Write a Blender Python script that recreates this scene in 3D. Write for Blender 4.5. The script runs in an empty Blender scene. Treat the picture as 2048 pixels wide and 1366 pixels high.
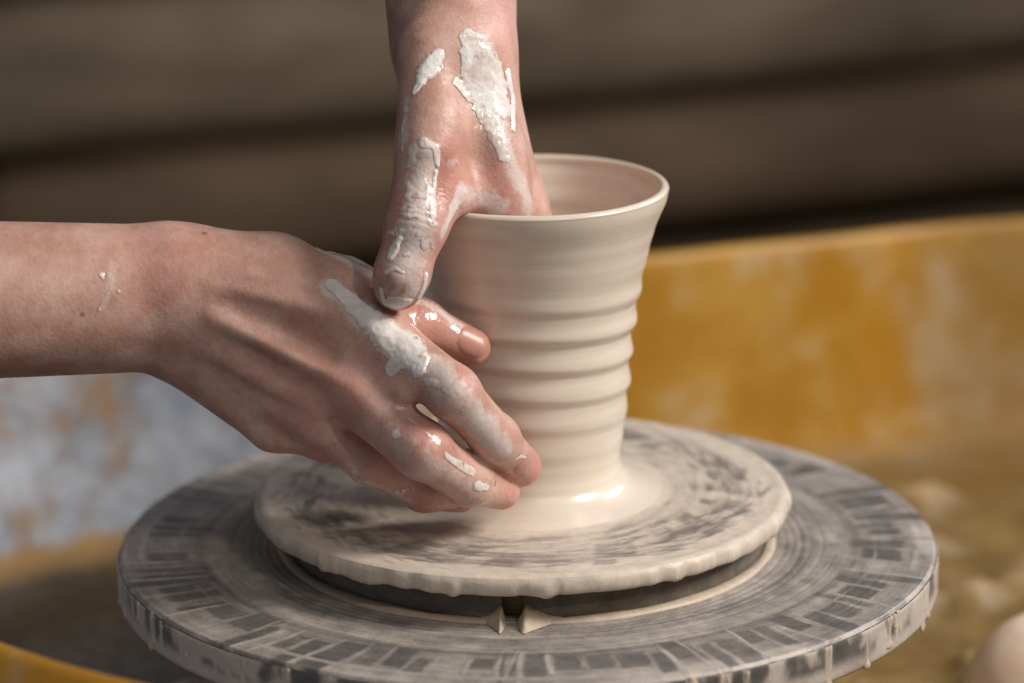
import bpy, math
import numpy as np
from mathutils import Matrix, Vector

R = math.radians
S = bpy.context.scene
COL = S.collection

# ------------------------------------------------------------------ camera
CF, CD, CH, CP, CY, CR = 6702.56, 1.2885, .4452, .2742, -.0042, -.0107   # focal px, distance, height, pitch, yaw, roll


def ray(px, py):
    u0, v0 = px - 1024, py - 683
    c, s = math.cos(CR), math.sin(CR)
    u = c * u0 + s * v0
    v = -s * u0 + c * v0
    x, up = u / CF, -v / CF
    c, s = math.cos(CP), math.sin(CP)
    y, z = c + s * up, -s + c * up
    c, s = math.cos(CY), math.sin(CY)
    return np.array([c * x + s * y, -s * x + c * y, z])


CAM = np.array([0, -CD, CH])


def at(px, py, Y):
    """a photograph pixel -> the point of the place at depth Y"""
    r = ray(px, py)
    return CAM + (Y + CD) / r[1] * r


def atz(px, py, z):
    r = ray(px, py)
    return CAM + (z - CH) / r[2] * r


FWD = ray(1024, 683)


def rad(rpx, p):
    return rpx * float((p - CAM) @ FWD) / CF


cd = bpy.data.cameras.new('camera')
cam = bpy.data.objects.new('camera', cd)
COL.objects.link(cam)
rx = ray(1025, 683) - ray(1024, 683)
ry = ray(1024, 682) - ray(1024, 683)
rx, ry = rx / np.linalg.norm(rx), ry / np.linalg.norm(ry)
fz = -FWD / np.linalg.norm(FWD)
cam.matrix_world = Matrix(((rx[0], ry[0], fz[0], 0), (rx[1], ry[1], fz[1], -CD), (rx[2], ry[2], fz[2], CH), (0, 0, 0, 1)))
cd.sensor_width = 36
cd.lens = CF / 2048 * 36
cd.clip_start, cd.clip_end = .05, 50
cd.dof.use_dof = True
cd.dof.focus_distance = 1.272
cd.dof.aperture_fstop = 4.2
cd.dof.aperture_blades = 9
S.camera = cam

# ------------------------------------------------------------------ light
S.view_settings.view_transform = 'Standard'
S.view_settings.look = 'None'
S.view_settings.exposure = 0
S.render.engine = 'CYCLES'
S.cycles.use_denoising = True
S.cycles.max_bounces = 8
W = bpy.data.worlds.new('World')
S.world = W
W.use_nodes = True
W.node_tree.nodes['Background'].inputs[0].default_value = (.80, .88, 1, 1)
W.node_tree.nodes['Background'].inputs[1].default_value = .10


def area(name, loc, target, size, power, col, size_y=None):
    l = bpy.data.lights.new(name, 'AREA')
    l.energy, l.color, l.size = power, col, size
    if size_y:
        l.shape, l.size_y = 'RECTANGLE', size_y
    o = bpy.data.objects.new(name, l)
    COL.objects.link(o)
    o.location = loc
    o.rotation_euler = (Vector(target) - Vector(loc)).to_track_quat('-Z', 'Y').to_euler()
    return o


area('window_light', (1.30, -.30, 1.10), (0, 0, .05), .50, 30, (1, .94, .88))
area('lamp_light', (.70, -1.2, 1.0), (0, 0, .06), .045, 3.2, (1, .80, .58))
area('front_fill_light', (.35, -1.1, 1.35), (-.05, 0, .05), .8, 3.5, (.97, .96, 1))  # added soft fill from the front, brightens the forearm
area('side_window_light', (1.0, .75, .75), (0, 0, .08), .5, 6, (.78, .84, 1))

# ------------------------------------------------------------------ numpy helpers
RNG = np.random.RandomState(7)
TAB = RNG.rand(4096).astype(np.float32)


def hsh(i, j, k):
    return TAB[(i * 73 + j * 1097 + k * 2539 + ((i * j) % 17) * 31 + ((j * k) % 13) * 57) & 4095]


def vnoise(p):
    """value noise 0..1 at points p (n,3)"""
    i = np.floor(p).astype(np.int64)
    f = p - i
    f = f * f * (3 - 2 * f)
    r = 0
    for a in (0, 1):
        for b in (0, 1):
            for c in (0, 1):
                w = (f[:, 0] if a else 1 - f[:, 0]) * (f[:, 1] if b else 1 - f[:, 1]) * (f[:, 2] if c else 1 - f[:, 2])
                r = r + w * hsh(i[:, 0] + a, i[:, 1] + b, i[:, 2] + c)
    return r


def fbm(p, o=3):
    r, a, t = 0, .5, 0
    for k in range(o):
        r = r + a * vnoise(p * 2 ** k + 17.3 * k)
        t += a
        a *= .5
    return r / t


def sstep(a, b, x):
    t = np.clip((x - a) / (b - a), 0, 1)
    return t * t * (3 - 2 * t)


def mesh(name, V, F, mat=None, parent=None, attrs=None, smooth=True, origin=None):
    V = np.asarray(V, np.float32)
    if origin is not None:
        V = V - np.asarray(origin, np.float32)
    me = bpy.data.meshes.new(name)
    if isinstance(F, np.ndarray):
        k = F.shape[1]
        me.vertices.add(len(V))
        me.vertices.foreach_set('co', V.ravel())
        me.loops.add(F.size)
        me.loops.foreach_set('vertex_index', F.ravel().astype(np.int32))
        me.polygons.add(len(F))
        me.polygons.foreach_set('loop_start', np.arange(0, F.size, k, dtype=np.int32))
        me.update(calc_edges=True)
        me.validate()
    else:
        me.from_pydata(V.tolist(), [], F)
    me.polygons.foreach_set('use_smooth', [smooth] * len(me.polygons))
    for n, a in (attrs or {}).items():
        at_ = me.attributes.new(n, 'FLOAT', 'POINT')
        at_.data.foreach_set('value', np.asarray(a, np.float32).ravel())
    if mat:
        me.materials.append(mat)
    o = bpy.data.objects.new(name, me)
    COL.objects.link(o)
    if origin is not None and parent is None:
        o.location = origin
    if parent:
        o.parent = parent
    return o


def tag(o, label=None, cat=None, group=None, kind=None):
    for k, v in (('label', label), ('category', cat), ('group', group), ('kind', kind)):
        if v:
            o[k] = v
    return o


def empty(name, loc=(0, 0, 0)):
    o = bpy.data.objects.new(name, None)
    COL.objects.link(o)
    o.location = loc
    o.empty_display_size = .02
    return o


def grid_faces(n, m, wrap=True):
    """rows n, columns m (columns wrap)"""
    i = np.arange(n - 1)[:, None]
    j = np.arange(m if wrap else m - 1)[None, :]
    j2 = (j + 1) % m
    a = i * m + j
    return np.stack([a, i * m + j2, (i + 1) * m + j2, (i + 1) * m + j], -1).reshape(-1, 4)


# ------------------------------------------------------------------ materials
class NT:
    def __init__(self, name):
        self.m = bpy.data.materials.new(name)
        self.m.use_nodes = True
        self.t = self.m.node_tree
        self.b = self.t.nodes['Principled BSDF']

    def n(self, typ, **kw):
        nd = self.t.nodes.new(typ)
        for k, v in kw.items():
            if hasattr(nd, k):
                setattr(nd, k, v)
        return nd

    def put(self, nd, sock, v):
        s = nd.inputs[sock]
        if hasattr(v, 'is_linked') or hasattr(v, 'links'):
            self.t.links.new(v, s)
        else:
            s.default_value = v

    def attr(self, name):
        return self.n('ShaderNodeAttribute', attribute_name=name).outputs['Fac']

    def co(self):
        return self.n('ShaderNodeTexCoord').outputs['Object']

    def map(self, v, scale=(1, 1, 1), rot=(0, 0, 0)):
        nd = self.n('ShaderNodeMapping')
        self.put(nd, 'Vector', v)
        nd.inputs['Scale'].default_value = scale
        nd.inputs['Rotation'].default_value = rot
        return nd.outputs[0]

    def noise(self, v, scale, detail=3, rough=.5, dist=0):
        nd = self.n('ShaderNodeTexNoise')
        self.put(nd, 'Vector', v)
        for k, x in (('Scale', scale), ('Detail', detail), ('Roughness', rough), ('Distortion', dist)):
            nd.inputs[k].default_value = x
        return nd.outputs['Fac']

    def voro(self, v, scale, feature='F1'):
        nd = self.n('ShaderNodeTexVoronoi', feature=feature)
        self.put(nd, 'Vector', v)
        nd.inputs['Scale'].default_value = scale
        return nd.outputs['Distance']

    def math(self, op, a, b=None, c=None, clamp=False):
        nd = self.n('ShaderNodeMath', operation=op, use_clamp=clamp)
        for i, x in enumerate((a, b, c)):
            if x is not None:
                self.put(nd, i, x)
        return nd.outputs[0]

    def ramp(self, v, lo, hi, a=0., b=1.):
        nd = self.n('ShaderNodeMapRange', interpolation_type='SMOOTHSTEP')
        self.put(nd, 0, v)
        for i, x in enumerate((lo, hi, a, b)):
            nd.inputs[i + 1].default_value = x
        return nd.outputs[0]

    def mix(self, f, a, b, mode='MIX'):
        nd = self.n('ShaderNodeMix', data_type='RGBA', blend_type=mode)
        self.put(nd, 0, f)
        for i, x in ((6, a), (7, b)):
            self.put(nd, i, x if not isinstance(x, tuple) else (*x, 1))
        return nd.outputs[2]

    def bump(self, h, strength, dist=.001, normal=None):
        nd = self.n('ShaderNodeBump')
        self.put(nd, 'Height', h)
        nd.inputs['Strength'].default_value = strength
        nd.inputs['Distance'].default_value = dist
        if normal is not None:
            self.put(nd, 'Normal', normal)
        return nd.outputs[0]

    def out(self, base, rough, normal=None, **kw):
        self.put(self.b, 'Base Color', base if not isinstance(base, tuple) else (*base, 1))
        self.put(self.b, 'Roughness', rough)
        if normal is not None:
            self.put(self.b, 'Normal', normal)
        for k, v in kw.items():
            self.put(self.b, k.replace('_', ' '), v)
        return self.m


CLAY = (.66, .56, .46)


def mat_skin():
    n = NT('skin')
    co = n.co()
    red, slip, wet = n.attr('red'), n.attr('slip'), n.attr('wet')
    big = n.noise(co, 55, 4, .6)
    fine = n.noise(co, 420, 3, .6)
    big2 = n.noise(co, 130, 3, .6)
    c = n.mix(n.ramp(n.math('ADD', n.math('MULTIPLY', big, .65), n.math('MULTIPLY', big2, .35)), .36, .64), (.50, .275, .21), (.65, .42, .345))
    c = n.mix(n.math('MULTIPLY', n.ramp(fine, .45, .75), .35), c, (.44, .21, .155))
    c = n.mix(n.math('MULTIPLY', red, n.ramp(big2, .2, .7, .6, 1.0), clamp=True), c, (.56, .20, .165))
    # small moles
    mole = n.voro(co, 38)
    c = n.mix(n.ramp(mole, .035, .055, .55, 0), c, (.12, .035, .03))
    # clay film: streaky, broken by noise, follows skin lines
    fl = n.noise(n.map(co, (1, 1, 1)), 330, 6, .75, .5)
    fl2 = n.noise(co, 90, 3, .5)
    lim = n.math('ADD', n.math('MULTIPLY', fl, .95), n.math('MULTIPLY', fl2, .50))
    f = n.math('SUBTRACT', n.math('MULTIPLY', slip, 1.48), lim)
    st = n.noise(n.map(co, (1, .35, 1), (.3, .2, .75)), 900, 3, .7)
    f = n.math('ADD', f, n.math('MULTIPLY', n.math('SUBTRACT', st, .5), .55))
    film = n.ramp(f, -.30, .58)
    c = n.mix(n.math('MULTIPLY', film, .84), c, n.mix(n.ramp(fl2, .35, .65), (.66, .57, .52), (.78, .72, .68)))
    r = n.math('ADD', n.ramp(fine, .3, .7, .40, .52), n.math('MULTIPLY', film, .02))
    r = n.math('SUBTRACT', r, n.math('MULTIPLY', wet, .27))
    v = n.voro(co, 620, 'F1')
    v2 = n.voro(n.map(co, (1, 1, 1), (0, 0, .6)), 1300, 'F1')
    hgt = n.math('ADD', n.math('ADD', n.math('MULTIPLY', v, .6), n.math('MULTIPLY', v2, .3)), n.math('MULTIPLY', fine, .9))
    hgt = n.math('ADD', hgt, n.math('MULTIPLY', film, .9))
    nm = n.bump(hgt, .33, .0004)
    m = n.out(c, r, nm)
    n.b.inputs['Subsurface Weight'].default_value = .14
    n.b.inputs['Subsurface Radius'].default_value = (1, .34, .2)
    n.b.inputs['Subsurface Scale'].default_value = .005
    n.b.inputs['Coat Roughness'].default_value = .12
    n.put(n.b, 'Coat Weight', n.math('MULTIPLY', wet, .6))
    return m


def mat_smear():
    n = NT('wet_clay_smear')
    co = n.co()
    a = n.noise(co, 140, 4, .6)
    b = n.noise(co, 520, 4, .65)
    c = n.mix(n.ramp(a, .3, .7), (.79, .74, .69), (.90, .87, .84))
    th = n.attr('thin')
    d = n.noise(co, 230, 5, .7)
    sk = n.math('ADD', n.math('MULTIPLY', th, .72), n.ramp(d, .50, .72, 0, .38), clamp=True)
    c = n.mix(sk, c, (.62, .42, .36))
    edge = n.math('ADD', n.math('MULTIPLY', n.math('SUBTRACT', 1.0, th), 2.6), n.math('MULTIPLY', n.math('SUBTRACT', d, .70), 2.0))
    n.put(n.b, 'Alpha', n.ramp(edge, .0, .5))
    w = n.noise(n.map(co, (1, 1, .45)), 300, 4, .6, 1.2)
    nm = n.bump(n.math('ADD', n.math('ADD', n.math('MULTIPLY', b, .35), n.math('MULTIPLY', w, .6)), a), .34, .0005)
    m = n.out(c, n.ramp(b, .3, .7, .10, .22), nm)
    n.b.inputs['Coat Weight'].default_value = .5
    n.b.inputs['Coat Roughness'].default_value = .06
    return m


def mat_nail():
    n = NT('fingernail')
    co = n.co()
    f = n.noise(co, 300, 2)
    film = n.ramp(n.math('SUBTRACT', n.math('MULTIPLY', n.attr('slip'), 1.2), f), -.2, .2)
    c = n.mix(n.math('MULTIPLY', film, .85), (.50, .25, .20), (.66, .57, .48))
    m = n.out(c, .34, n.bump(f, .2, .0003))
    n.b.inputs['Subsurface Weight'].default_value = .15
    n.b.inputs['Subsurface Scale'].default_value = .003
    return m


def mat_pot():
    n = NT('wet_clay')
    co = n.co()
    ring = n.noise(n.map(co, (9, 9, 420)), 1.0, 4, .6)
    ring2 = n.noise(n.map(co, (16, 16, 1500)), 1.0, 3, .6)
    soft = n.noise(co, 30, 2)
    c = n.mix(n.ramp(ring, .3, .7), (.70, .60, .49), (.74, .655, .55))
    c = n.mix(n.math('MULTIPLY', n.ramp(soft, .35, .7), .25), c, (.77, .69, .59))
    nm = n.bump(n.math('ADD', ring, n.math('MULTIPLY', ring2, .35)), .13, .0006)
    m = n.out(c, n.ramp(ring2, .3, .7, .26, .36), nm)
    n.b.inputs['Subsurface Weight'].default_value = .10
    n.b.inputs['Subsurface Radius'].default_value = (1, .7, .45)
    n.b.inputs['Subsurface Scale'].default_value = .004
    n.b.inputs['Coat Weight'].default_value = .32
    n.b.inputs['Coat Roughness'].default_value = .045
    return m


def mat_wheel(name, dark, dark2, pale, metal=.0):
    """dark plate with a dried slip film given by the attribute slip"""
    n = NT(name)
    co = n.co()
    a = n.noise(co, 120, 4, .65)
    b = n.noise(co, 700, 3, .6)
    slip = n.attr('slip')
    f = n.ramp(n.math('ADD', slip, n.math('MULTIPLY', n.math('SUBTRACT', b, .5), .35)), .05, .95)
    base = n.mix(n.ramp(a, .3, .7), dark, dark2)
    c = n.mix(f, base, n.mix(n.ramp(a, .35, .7), pale, tuple(min(1, x * 1.18) for x in pale)))
    nm = n.bump(n.math('ADD', n.math('MULTIPLY', f, 1.2), n.math('MULTIPLY', b, .4)), .4, .0005)
    r = n.ramp(f, 0, 1, .30, .46)
    m = n.out(c, r, nm)
    return m


def mat_pan():
    n = NT('stained_yellow_plastic')
    co = n.co()
    a = n.noise(co, 7.5, 4, .6, .4)
    b = n.noise(co, 22, 4, .6, .3)
    s = n.noise(n.map(co, (18, 18, 5)), 1, 3, .6)
    slip = n.attr('slip')
    lvl = n.math('ADD', n.math('ADD', n.math('MULTIPLY', a, 1.7), n.math('MULTIPLY', b, .9)), n.math('MULTIPLY', s, .4))
    f = n.ramp(n.math('SUBTRACT', n.math('ADD', slip, lvl), 1.965), -.20, .22)
    cool_light = n.attr('cool_light')
    yel = n.mix(n.ramp(b, .35, .7), (.40, .19, .016), (.48, .26, .035))
    c = n.mix(f, yel, n.mix(cool_light, n.mix(n.ramp(b, .3, .7), (.42, .27, .12), (.52, .38, .22)), n.mix(n.ramp(b, .3, .7), (.19, .22, .28), (.50, .53, .575))))  # cool light on the left wall is put into the slip colour
    darken = n.attr('darken')
    c = n.mix(n.math('MULTIPLY', darken, n.ramp(a, .2, .5, .7, 1)), c, n.mix(cool_light, (.17, .095, .018), (.035, .021, .006)))  # low wall painted with shade, darkest at the left; right side browner
    return n.out(c, n.math('ADD', n.ramp(b, .3, .7, .34, .55), n.math('MULTIPLY', darken, .3)), n.bump(b, .3, .002))


def mat_plain(name, c1, c2, scale, rough=.6, bump=.3, bd=.002, stretch=(1, 1, 1)):
    n = NT(name)
    co = n.map(n.co(), stretch)
    a = n.noise(co, scale, 5, .65)
    b = n.noise(co, scale * 4.3, 3, .6)
    c = n.mix(n.ramp(n.math('ADD', n.math('MULTIPLY', a, .7), n.math('MULTIPLY', b, .3)), .32, .68), c1, c2)
    return n.out(c, rough, n.bump(n.math('ADD', a, n.math('MULTIPLY', b, .4)), bump, bd))


def mat_slurry():
    n = NT('wet_ochre_slurry')
    co = n.co()
    a = n.noise(co, 26, 5, .6)
    b = n.noise(co, 110, 3, .6)
    c = n.mix(n.attr('floor_shade'), n.mix(n.ramp(a, .35, .65), (.15, .09, .022), (.24, .15, .045)), n.mix(n.ramp(a, .35, .65), (.030, .018, .005), (.06, .036, .010)))  # shade over the left floor painted into the slurry colour
    c = n.mix(n.math('MULTIPLY', n.attr('lump'), n.ramp(a, .3, .6, .4, 1)), c, n.mix(n.ramp(b, .3, .7), (.27, .165, .055), (.42, .31, .17)))
    return n.out(c, n.ramp(b, .3, .7, .38, .6), n.bump(n.math('ADD', a, n.math('MULTIPLY', b, .4)), .6, .003))


M_SKIN, M_SMEAR, M_NAIL, M_POT = mat_skin(), mat_smear(), mat_nail(), mat_pot()
M_HEAD = mat_wheel('slip_streaked_metal', (.090, .085, .082), (.14, .132, .125), (.46, .405, .355))
M_BAT = mat_wheel('slip_coated_board', (.20, .17, .15), (.27, .235, .205), (.60, .515, .425))
M_RING = mat_plain('muddy_metal', (.09, .075, .06), (.17, .14, .11), 90, .35)
M_DRIP = mat_plain('dried_slip', (.46, .37, .28), (.58, .48, .375), 160, .5, .3, .0006)
M_PAN = mat_pan()
M_LOG = mat_plain('weathered_log', (.075, .052, .028), (.27, .20, .13), 4, .8, .6, .01, (.35, 1.6, 1.6))
M_LOG2 = mat_plain('dark_log', (.075, .045, .022), (.17, .11, .06), 5, .8, .6, .01, (.35, 1.6, 1.6))
M_DARK = mat_plain('dark_earth', (.03, .02, .011), (.06, .042, .024), 5, .9)
M_LUMP = mat_plain('peach_clay', (.92, .68, .50), (.95, .76, .60), 40, .45, .2, .001)
M_SLURRY = mat_slurry()
M_GREY = mat_plain('grey_clay', (.36, .31, .26), (.48, .43, .37), 60, .5)

# ------------------------------------------------------------------ log wall and floor
gv, gf = [], []
g = mesh('floor', [(-6, -4, -.75), (6, -4, -.75), (6, 6, -.75), (-6, 6, -.75)], [(0, 1, 2, 3)], M_DARK, smooth=False)
tag(g, kind='structure')

wall = tag(empty('log_wall', (0, 1.6, -.75)), 'weathered brown log wall with dark gaps behind the pottery wheel', 'wall')


def log(za, zb, h, depth, mat, xa=-1.8, xb=1.8, seed=0, y0=1.6):
    """one hewn log along x; centre height za at x=-.48, zb at x=.48"""
    nx, na = 90, 36
    x = np.linspace(xa, xb, nx)
    t = np.linspace(0, 2 * np.pi, na, endpoint=False)
    X, T = np.meshgrid(x, t, indexing='ij')
    pw = .8
    cy = np.sign(np.cos(T)) * np.abs(np.cos(T)) ** pw
    cz = np.sign(np.sin(T)) * np.abs(np.sin(T)) ** pw
    P = np.stack([X * 3.2 + seed * 9.1, cy * .8 + seed, cz * .8], -1).reshape(-1, 3)
    w = (fbm(P, 4).reshape(X.shape) - .5) * .20 + 1
    end = np.minimum(1, np.minimum((X - xa), (xb - X)) / .02 + .35)
    yy = y0 + X * .25 + cy * depth * w * end
    zz = za + (zb - za) * (X + .48) / .96 + cz * h / 2 * w * end
    V = np.stack([X, yy, zz], -1).reshape(-1, 3)
    F = [list(map(int, q)) for q in grid_faces(nx, na)] + [list(range(na))[::-1], list(range((nx - 1) * na, nx * na))]
    return mesh('log', V - np.array([0, 1.6, -.75]), F, mat, wall)


# ------------------------------------------------------------------ splash pan
E1 = np.array([math.cos(R(18)), math.sin(R(18))])
E2 = np.array([-math.sin(R(18)), math.cos(R(18))])


def pan_outline():
    """closed outline of the pan's rim seen from above, counter-clockwise"""
    k = [(-.132, -.231), (-.05, -.275), (.08, -.295), (.22, -.28), (.34, -.22), (.42, -.10), (.46, .05), (.465, .22), (.45, .34), (.40, .405),
         (.33, .422), (.26, .414), (.205, .400), (.167, .384), (.115, .366), (.0625, .346), (-.03, .315), (-.12, .283), (-.20, .250), (-.265, .195), (-.290, .11), (-.285, .0), (-.262, -.095), (-.226, -.149), (-.180, -.196)]
    k = np.array(k)
    n = len(k)
    out = []
    for i in range(n):
        a, b, c, d = k[i - 1], k[i], k[(i + 1) % n], k[(i + 2) % n]
        for t in np.linspace(0, 1, 7)[:-1]:
            out.append(.5 * ((2 * b) + (c - a) * t + (2 * a - 5 * b + 4 * c - d) * t * t + (3 * b - a - 3 * c + d) * t ** 3))
    return np.array(out)


def build_pan():
    P = pan_outline()
    n = len(P)
    right_dark = sstep(.185, .235, P[:, 0]) * (P[:, 1] > .05)  # mask for the darker right part of the wall
    d = np.roll(P, -1, 0) - np.roll(P, 1, 0)
    d /= np.linalg.norm(d, axis=1)[:, None]
    nin = np.stack([-d[:, 1], d[:, 0]], 1)          # inward normal (outline runs counter-clockwise)
    zf, zr = -.103, .030
    prof = [(.30, zf - .004), (.16, zf - .003), (.10, zf - .002), (.05, zf), (.026, zf + .002), (.012, zf + .009), (.008, zf + .03)]
    prof += [(.008 - .006 * t, zf + .03 + (zr - .004 - zf - .03) * t) for t in np.linspace(.1, 1, 12)]
    prof += [(.001, zr - .001), (-.002, zr), (-.006, zr - .002), (-.024, zr - .020), (-.030, zr - .028), (-.031, zr - .036), (-.010, zr - .038), (.006, zf), (.012, zf - .012)]
    V, slip, darken, cool_light = [], [], [], []
    cen = np.array([.03, .03])
    for (off, z) in prof:
        for k in range(n):
            q = P[k] + nin[k] * off
            if off > .06:
                q = cen + (P[k] - cen) * (1 - off * 2.2)
            V.append((q[0], q[1], z))
            u = q @ E1
            slip.append(.36 + .36 * float(sstep(.12, -.03, u)) if (.003 < off < .0079 or z > -.09) and off > .0015 and z < zr - .003 else .0)
            cool_light.append(float(sstep(.12, -.02, u)))
            darken.append(1. if z < -.074 else (.5 * right_dark[k] if off > -.001 else 0))  # painted shade along the bottom, a darker tone at the right
    F = [list(map(int, f)) for f in grid_faces(len(prof), n)]
    F.append(list(range(n))[::-1])
    o = mesh('splash_pan', V, F, M_PAN, None, {'slip': np.clip(slip, 0, 1), 'darken': darken, 'cool_light': cool_light}, origin=(0.03, .03, -.12))
    tag(o, 'yellow splash pan smeared with pale dried clay around the wheel', 'splash pan')
    # pedestal under the pan
    a = np.linspace(0, 2 * np.pi, 40, endpoint=False)
    V, prof = [], [(.16, -.1155), (.16, -.13), (.13, -.15), (.14, -.70), (.20, -.735), (.20, -.749)]
    for r, z in prof:
        for t in a:
            V.append((.03 + r * math.cos(t), .03 + r * math.sin(t), z))
    F = [list(map(int, f)) for f in grid_faces(len(prof), 40)] + [list(range(40)), list(range(200, 240))[::-1]]
    mesh('pedestal', np.array(V) - np.array([.03, .03, -.12]), F, M_RING, o)
    return o


PAN = build_pan()


def mound(name, c, rx_, ry_, h, mat, seed, rough=.12, power=2.0, nr=40, na=80, fade=0):
    """a dome of clay lying on the pan floor"""
    t = np.linspace(0, 1, nr)
    a = np.linspace(0, 2 * np.pi, na, endpoint=False)
    Tt, A = np.meshgrid(t, a, indexing='ij')
    ph = Tt * np.pi / 2
    P = np.stack([np.cos(A) * Tt * 3 + seed, np.sin(A) * Tt * 3, 0 * A + seed], -1).reshape(-1, 3)
    w = 1 + rough * (fbm(P, 3).reshape(A.shape) - .5) * 2
    x = c[0] + rx_ * np.sin(ph) * np.cos(A) * w
    y = c[1] + ry_ * np.sin(ph) * np.sin(A) * w
    z = c[2] + h * np.cos(ph) ** (2 / power) * w
    return mesh(name, np.stack([x, y, z], -1).reshape(-1, 3), grid_faces(nr, na), mat, None, origin=c)


def build_slurry():
    # lumpy slop on the pan floor, one uncountable mass
    n = 170
    P0 = pan_outline()
    cen = np.array([.06, .05])
    t = np.linspace(.02, .93, 110)
    pl = cen + (P0 - cen)[None] * t[:, None, None]
    P = np.concatenate([pl * 30, 0 * pl[..., :1]], -1).reshape(-1, 3)
    hgt = fbm(P, 4).reshape(pl.shape[:2])
    lump = sstep(.42, .75, hgt) * sstep(-.10, .12, pl[..., 0])
    edge = np.clip((.93 - t) / .10, 0, 1)[:, None]
    z = -.1045 + (.0035 + .010 * lump) * edge
    V = np.concatenate([pl, z[..., None]], -1).reshape(-1, 3)
    o = mesh('clay_slurry', V, grid_faces(110, len(P0)), M_SLURRY, None, {'lump': lump.ravel(), 'floor_shade': sstep(.10, -.12, pl[..., 0]).ravel()})  # floor darkened towards the left as painted shade
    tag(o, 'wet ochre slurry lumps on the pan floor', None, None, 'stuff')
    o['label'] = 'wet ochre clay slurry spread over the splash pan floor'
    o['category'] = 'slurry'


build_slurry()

# ------------------------------------------------------------------ wheel head
WHEEL = tag(empty('wheel_head', (0, 0, -.017)), 'large dark round wheel head streaked with pale slip, under the bat', 'potter wheel')
WO = np.array([0, 0, -.017])


def polar(nr, na, r0, r1):
    r = np.linspace(r0, r1, nr)
    a = np.linspace(-np.pi, np.pi, na, endpoint=False)
    return np.meshgrid(r, a, indexing='ij')


LINES = []
_a = -np.pi
_r = np.random.RandomState(21)
while _a < np.pi:
    _a += _r.choice([.028, .045, .06, .075, .095]) * _r.uniform(.8, 1.25)
    LINES.append((_a, _r.uniform(.126, .141), .1655 if _r.rand() < .8 else _r.uniform(.150, .160), _r.uniform(.0003, .0010), _r.uniform(.2, .75), _r.uniform(-.9, .5)))


def angd(a, b):
    return (a - b + np.pi) % (2 * np.pi) - np.pi


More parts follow.
